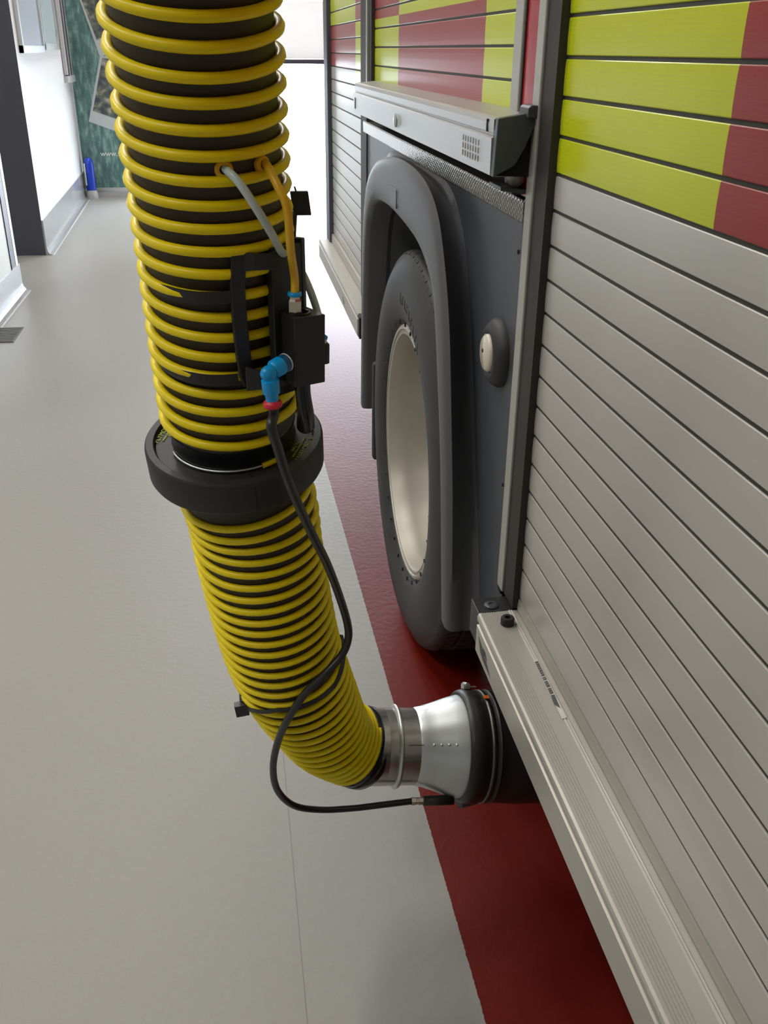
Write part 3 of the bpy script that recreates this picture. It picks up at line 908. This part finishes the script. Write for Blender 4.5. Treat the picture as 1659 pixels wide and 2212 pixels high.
for ang, rows_ in ((radians(63), 3), (radians(-113), 3)):
    u = cos(ang) * ce1 + sin(ang) * ce2               # outward
    tdir = cT.cross(u)                                # along the rim
    if ang > 0:
        if tdir.dot(V((-1, -1, 0))) < 0: tdir = -tdir
    else:
        tdir = tdir if (tdir.cross(u)).z > 0 else -tdir
    yup = u
    if tdir.cross(yup).z < 0: tdir = -tdir
    for body, rr, sz in (('PLYMOVENT', .0870, .0098), ('www.plymovent.com', .0815, .0052), ('Pat. Pend.', .0765, .0056)):
        text_mesh('lettering', body, sz, cc + cT * .0024 + u * rr, tdir, yup, .0002, 'print', collar, 'lime printed lettering')

# lower hose end: cuff, steel spigot, cone, rubber nozzle
NA = V((.2253, 1.25, .368)); NB = V((.40, 1.25, .3475)); nd = (NB - NA).normalized()
def ox(x): return (x - NA.x) / nd.x
ringprof(PL, .650, [(-.004, .0640), (0, .0685), (.002, .0705), (.008, .0705), (.010, .0690), (.015, .0690), (.017, .0712), (.027, .0712), (.030, .0690), (.031, .0640)], 'cuff', 'blackgloss', EH, lab='black rubber cuff at the hose end')
spg = MB()
c, T, e1, e2 = PL.frame(PL.L)
pp = smoothpts([PL.at(.655), PL.at(.672), NA + nd * ox(.198), NA + nd * ox(.2125), NA + nd * ox(.235), NA + nd * ox(.262)], 8)
spg.tube(pp, lambda t: .0655 + .0015 * (1 - t), 56)
spigot = spg.build('steel_spigot', 'spigot', EH, sharp=50)
sr = MB(); sr.lathe([(ox(.2205), .066), (ox(.2215), .0705), (ox(.2245), .0722), (ox(.228), .0705), (ox(.229), .066)], NA, nd, 72); sr.build('bead_ring', 'galv', spigot)
cn = MB(); cn.lathe([(ox(.258), .0655), (ox(.262), .0672), (ox(.272), .0690), (ox(.290), .0745), (ox(.315), .0830), (ox(.332), .0880), (ox(.345), .0905), (ox(.352), .0905)], NA, nd, 96)
cone = cn.build('steel_cone', 'galv', EH)
view = V((0, -.75, .66)).normalized()
vperp = (view - nd * view.dot(nd)).normalized(); vs2 = nd.cross(vperp)
for x, r in ((.278, .0710), (.290, .0748), (.302, .0790), (.314, .0828)):
    MB().lathe([(0, .0026), (.0014, .0020), (.0020, 0)], NA + nd * ox(x) + vperp * r, vperp, 10).build('rivet', 'galv', cone)
sl = MB(); sl.tube([NA + nd * ox(.236) + vperp * .0662, NA + nd * ox(.262) + vperp * .0672], .0006, 5); sl.build('seam_line', 'void', spigot)
nz = MB()
nz.lathe([(ox(.338), .0890), (ox(.335), .0935), (ox(.338), .0965), (ox(.345), .0985), (ox(.362), .0990), (ox(.366), .0965), (ox(.384), .0965), (ox(.388), .0985), (ox(.392), .0965), (ox(.41), .0975), (ox(.43), .0990), (ox(.55), .0985), (ox(.55), .075)], NA, nd, 96)
nozzle = nz.build('rubber_nozzle', 'nozzle', EH, sharp=35, label='black rubber nozzle over the tail pipe')
cl = MB(); cl.lathe([(ox(.3715), .0966), (ox(.3715), .0978), (ox(.3805), .0978), (ox(.3805), .0966)], NA, nd, 96)
M['clampsteel'] = mat('dull_clamp_steel', (0.12, 0.115, 0.11), 0.35, 0.9)
clamp = cl.build('hose_clamp', 'clampsteel', nozzle)
# clamp screw housing on top (towards the wheel)
topd = V((0, .55, .84)); topd = (topd - nd * topd.dot(nd)).normalized()
hd = MB(); hc = NA + nd * ox(.352) + topd * .1035
tang = nd.cross(topd)
hd.obox(hc, nd * .006, tang * .009, topd * .004)
hd.tube([hc - tang * .012 + topd * .003, hc + tang * .012 + topd * .003], .0042, 8)
hd.obox(hc + nd * .010 - topd * .001, nd * .009, tang * .004, topd * .001)
hd.build('clamp_screw', 'galv', clamp)
MB().obox(NA + nd * ox(.376) + (topd * .9 - V((0, .42, -.05))).normalized() * .0985, nd * .004, V((0, .003, .001)), V((0, -.003, .004))).build('orange_tag', 'orange', clamp)

# bracket with straps, valve block and fittings
BR = MB()
# straps: arcs round the hose
def strap(z_s, s, R, a0, a1, wd, name='strap'):
    c, T, e1, e2 = PU.frame(s)
    m = MB(); n = 40; vs = []
    for i in range(n + 1):
        a = radians(a0 + (a1 - a0) * i / n)
        d = cos(a) * e1 + sin(a) * e2
        Ra = R - .000 - .010 * min(1, max(0, (abs(a0 + (a1 - a0) * i / n) - 15) / 70))
        for rr, tt in ((Ra, -wd), (Ra + .0018, -wd), (Ra + .0018, wd), (Ra, wd)):
            vs.append(c + d * rr + T * tt)
    m.add(vs, [(i * 4 + j, i * 4 + (j + 1) % 4, (i + 1) * 4 + (j + 1) % 4, (i + 1) * 4 + j) for i in range(n) for j in range(4)] + [(0, 1, 2, 3), (n * 4, n * 4 + 1, n * 4 + 2, n * 4 + 3)], 0, False)
    return m
def s_at_z(z):
    lo, hi = 0, PU.L
    for _ in range(40):
        mid_ = (lo + hi) / 2
        if PU.at(mid_).z > z: lo = mid_
        else: hi = mid_
    return lo
br = MB()
# left upright bar with arched ends, curved to the hose, then plate behind the block
def blade(pts, hw, hd_, m=br):
    P = [V(p) for p in pts]; n = len(P); vs = []
    for i, p in enumerate(P):
        t = (P[min(i + 1, n - 1)] - P[max(i - 1, 0)]).normalized()
        outw = V((.25, -.97, 0)); outw = (outw - t * outw.dot(t)).normalized(); s_ = t.cross(outw)
        vs += [p + s_ * hw + outw * hd_, p - s_ * hw + outw * hd_, p - s_ * hw - outw * hd_, p + s_ * hw - outw * hd_]
    m.add(vs, [(i * 4 + j, i * 4 + (j + 1) % 4, (i + 1) * 4 + (j + 1) % 4, (i + 1) * 4 + j) for i in range(n - 1) for j in range(4)] + [(0, 1, 2, 3), (n * 4 - 4, n * 4 - 3, n * 4 - 2, n * 4 - 1)])
blade([(.0035, .944, 1.274), (.0045, .944, 1.262), (.002, .945, 1.235), (.0025, .948, 1.20), (.004, .952, 1.165), (.006, .957, 1.143), (.010, .958, 1.132)], .0075, .004)
# upper arm to the plate, lower arm to the plate
br.add([], [])
for z0, z1 in ((1.274, 1.252), (1.155, 1.128)):
    pts = [(.006, .946, (z0 + z1) / 2), (.020, .942, (z0 + z1) / 2 - .001), (.036, .948, (z0 + z1) / 2 - .002), (.052, .962, (z0 + z1) / 2)]
    P = [V(p) for p in pts]; vs = []
    for i, p in enumerate(P):
        t = (P[min(i + 1, 3)] - P[max(i - 1, 0)]).normalized(); o_ = t.cross(V((0, 0, 1)))
        hh = (z0 - z1) / 2 * (1 if i in (0, 3) else .72)
        vs += [p + V((0, 0, hh)) + o_ * .003, p - V((0, 0, hh)) + o_ * .003, p - V((0, 0, hh)) - o_ * .003, p + V((0, 0, hh)) - o_ * .003]
    br.add(vs, [(i * 4 + j, i * 4 + (j + 1) % 4, (i + 1) * 4 + (j + 1) % 4, (i + 1) * 4 + j) for i in range(3) for j in range(4)] + [(0, 1, 2, 3), (12, 13, 14, 15)])
# back plate (channel) running down the right of the hose
br.obox((.051, .972, 1.195), V((.016, .014, 0)), V((.003, -.004, 0)), V((0, 0, .078)))
br.obox((.0645, .990, 1.205), V((.002, .003, 0)), V((.008, -.006, 0)), V((0, 0, .072)))
bracket = br.build('valve_bracket', 'black', EH, bevel=.0012, label='black clamp bracket strapped to the hose')
for zc_ in (1.242, 1.152):
    s_ = s_at_z(zc_)
    strap(0, s_, RU - .0006, -175, 8, .0066).build('strap', 'rubber', bracket)
    strap(0, s_, RU - .0006, 60, 175, .0062).build('strap', 'rubber', bracket)
# black pull tab seen behind the hose on its right side
hb = MB()
hb.obox((.0762, 1.06, 1.3005), V((.0098, 0, .0)), V((0, .004, 0)), V((-.0015, 0, .0125)))
hb.tube([(.0700, 1.06, 1.318), (.0735, 1.06, 1.306)], .0012, 6)
hb.tube([(.0690, 1.058, 1.292), (.0660, 1.045, 1.27), (.0660, 1.025, 1.22)], .0035, 8)
hb.build('pull_tab', 'black', bracket, bevel=.001)

# valve block, turned about the vertical
vc = V((.0655, .957, 1.170)); ang = radians(24)
bx = V((cos(ang), sin(ang), 0)); by_ = V((-sin(ang), cos(ang), 0)); bz_ = V((.02, 0, 1)).normalized()
vb_ = MB(); hx_, hy_, hz_ = .0178, .019, .0365
vb_.obox(vc, bx * hx_, by_ * hy_, bz_ * hz_)
valve = vb_.build('valve_block', 'black', EH, bevel=.0012, label='black rectangular air valve block')
topc = vc + bz_ * hz_
tr_ = MB(); tr_.lathe([(-.002, .0), (-.002, .0), (.0004, .0128), (.0016, .0122), (.0016, .0085), (.0006, .008), (.0006, 0)], topc - bx * .003, bz_, 28); tr_.build('top_recess', 'blackgloss', valve)
hxn = MB(); fc = topc - bx * .009 - by_ * .003
hxn.lathe([(.0, .0075), (.003, .0075)], fc, bz_, 20, m=1); hxn.lathe([(.003, .0), (.003, .0072), (.014, .0072), (.0165, .0058), (.0185, .0056)], fc, bz_, 6, m=0, smooth=False)
hxn.build('hex_fitting', ['nickel', 'black'], valve)
cr_ = MB(); cr_.lathe([(.0185, .0056), (.019, .0072), (.0215, .0074), (.023, .0066), (.023, .0045)], fc, bz_, 28); cr_.build('release_collar', 'blue', valve, label='blue release collar')
yt = MB(); yt.tube(smoothpts([(.0325, .962, 1.3525), (.0365, .945, 1.3520), (.0450, .925, 1.336), (.0530, .919, 1.3156), (.0555, .924, 1.276), fc + bz_ * .038, fc + bz_ * .018]), .0042, 14)
yt.build('yellow_air_tube', 'airyellow', EH)
wt = MB(); wt.tube(smoothpts([(-.0045, .945, 1.3500), (-.0010, .926, 1.3495), (.0105, .914, 1.3385), (.0267, .915, 1.3126), (.0394, .928, 1.2886), (.0485, .950, 1.2690), (.056, .988, 1.262), (.0700, 1.006, 1.240), (.0790, 1.004, 1.220), (.0868, 1.0, 1.195), (.0903, .993, 1.168)]), .0041, 14)
wt.build('white_air_tube', 'airwhite', EH)
for p_, d_ in (((-.0035, .9285, 1.3495), (.1, -1, .1)), ((.0335, .9475, 1.3520), (.7, -.7, .1))):
    MB().lathe([(-.004, .0085), (-.001, .0090), (.0015, .0080), (.002, .0055), (.0015, .0042)], p_, d_, 24).build('grommet', 'airyellow', uh)
# side fitting on the right
sfc = vc + bx * (hx_ + .004) + V((.003, .012, -.014))
sf = MB(); sf.lathe([(-.010, 0), (-.010, .0085), (.010, .0085), (.012, .0065), (.012, 0)], sfc, bz_, 20); sf.obox(sfc - bx * .006, bx * .008, by_ * .007, bz_ * .009)
sf.build('side_fitting', 'black', valve, sharp=50)
sf2 = MB(); sf2.lathe([(.012, .0055), (.016, .0055)], sfc, bz_, 16, m=1); sf2.lathe([(.016, .0062), (.0185, .0066), (.020, .0045)], sfc, bz_, 24, m=0)
sf2.build('side_release_collar', ['blue', 'nickel'], valve)
wt2 = MB()
# blue elbow fitting on the front left face
e0 = vc - by_ * hy_ - bx * .010 - bz_ * .006
e0 = V((.0470, .928, 1.1630))
ed = V((-.70, -.70, -.16)).normalized()
ebm = MB(); ebm.lathe([(0, .0), (0, .0098), (.0015, .0098), (.0015, .0085)], e0, ed, 28, m=2)
ebm.lathe([(.0015, .0096), (.009, .0092), (.0092, .0098)], e0, ed, 28, m=1)
ebm.lathe([(.0090, .0098), (.018, .0096), (.0215, .0070), (.0215, 0)], e0, ed, 28, m=0)
k1_ = e0 + ed * .0260
ebm.lathe([(-.010, 0), (-.009, .0045), (-.005, .0068), (0, .0074), (.005, .0068), (.009, .0045), (.010, 0)], k1_, ed, 20, m=0)
dn = V((.06, .02, -1)).normalized()
ebm.lathe([(.0, .0066), (.007, .0070), (.008, .0092), (.022, .0090), (.024, .0068), (.031, .0066)], k1_, dn, 28, m=0)
ebm.build('elbow_fitting', ['blue', 'bluedark', 'white'], valve, sharp=50, label='bright blue push-in elbow')
rc = MB(); rc.lathe([(.030, .0066), (.0315, .0092), (.034, .0100), (.0365, .0096), (.038, .0076), (.038, .005)], k1_, dn, 32); rc.build('red_release_collar', 'redplastic', valve, sharp=50)
a0_ = k1_ + dn * .034
air = [tuple(a0_), tuple(a0_ + dn * .012), (0.0282, 0.9, 1.1035), (0.0341, 0.91, 1.0761), (0.0423, 0.925, 1.0387), (0.0534, 0.945, 0.998), (0.0712, 0.975, 0.9403), (0.0908, 1.0, 0.8841), (0.1089, 1.03, 0.8177), (0.1223, 1.055, 0.7577), (0.1245, 1.065, 0.7246), (0.1147, 1.06, 0.7022), (0.0889, 1.05, 0.6786), (0.0626, 1.05, 0.6507), (0.0392, 1.06, 0.6045), (0.0216, 1.085, 0.54), (0.0131, 1.11, 0.469), (0.0186, 1.13, 0.4055), (0.0436, 1.15, 0.3522), (0.0858, 1.165, 0.323), (0.141, 1.175, 0.3087), (0.197, 1.18, 0.3044), (0.2443, 1.185, 0.3004), (.262, 1.187, .2975)]
at_ = MB(); at_.tube(smoothpts(air, 10), .0055, 14); at_.build('black_air_tube', 'airblack', EH)
nf = MB(); d_ = V((1, .04, -.13)).normalized(); q0 = V((.2443, 1.185, .3004))
nf.lathe([(0, .0052), (0, .0068), (.008, .0068), (.0085, .0058), (.012, .0058), (.0125, .0066), (.020, .0066), (.0205, .005), (.030, .005)], q0, d_, 6, smooth=False)
nf.build('brass_coupling', 'nickel', nozzle)
lg = MB(); lg.tube([q0 + d_ * .022, q0 + d_ * .075], .0085, 18); lg.tube([(.330, 1.195, .283), (.372, 1.205, .283)], .016, 18); lg.build('inlet_lug', 'rubber', nozzle)
# valve lower stem and foot towards the collar
stm = MB(); stm.tube(smoothpts([vc - bz_ * .030 + V((.001, .002, 0)), vc - bz_ * .050 + V((.001, .004, 0)), vc - bz_ * .075 + V((.004, .010, 0)), vc - bz_ * .10 + V((.006, .030, 0))]), lambda t: .0085 + .004 * max(0, t - .5), 16)
stm.build('lower_stem', 'blackgloss', valve)
# cable tie
ct = MB(); c, T, e1, e2 = PL.frame(.345)
ctm = MB()
hw = .0032
hdp = V((-.0195, 1.098, .5985))
def ribbon(m, P, nrm_f, w_, th):
    vs = []; n = len(P)
    for i, p in enumerate(P):
        t = (P[min(i + 1, n - 1)] - P[max(i - 1, 0)]).normalized(); o_ = nrm_f(p); o_ = (o_ - t * o_.dot(t)).normalized(); s_ = t.cross(o_)
        vs += [p + s_ * w_ + o_ * th, p - s_ * w_ + o_ * th, p - s_ * w_ - o_ * th, p + s_ * w_ - o_ * th]
    m.add(vs, [(i * 4 + j, i * 4 + (j + 1) % 4, (i + 1) * 4 + (j + 1) % 4, (i + 1) * 4 + j) for i in range(n - 1) for j in range(4)] + [(0, 1, 2, 3), (n * 4 - 4, n * 4 - 3, n * 4 - 2, n * 4 - 1)])
tp_ = []
for i in range(60):
    a_ = -84 + i * 166 / 59
    s_ = interp(a_, [-90, -60, -30, 0, 30, 60, 90], [.392, .3700, .3560, .3600, .3640, .350, .335])
    c_, T_, f1, f2 = PL.frame(s_)
    tp_.append(c_ + (RLf(s_) + .0016) * (cos(radians(a_)) * f1 + sin(radians(a_)) * f2))
ribbon(ctm, tp_, lambda p: p - V((.06, 1.16, .59)), hw, .0008)
hdp = tp_[0] + V((-.003, -.006, -.001))
ribbon(ctm, smoothpts([hdp + V((-.001, .014, .026)), hdp + V((-.001, .005, .012)), hdp], 6), lambda p: V((-1, -.5, 0)), hw, .0008)
ctm.obox(hdp, V((.0095, 0, .0012)), V((0, .0065, .0)), V((-.0012, 0, .0095)))
ctm.build('cable_tie', 'airblack', EH, bevel=.0006, label='black cable tie round the hose and air tube')
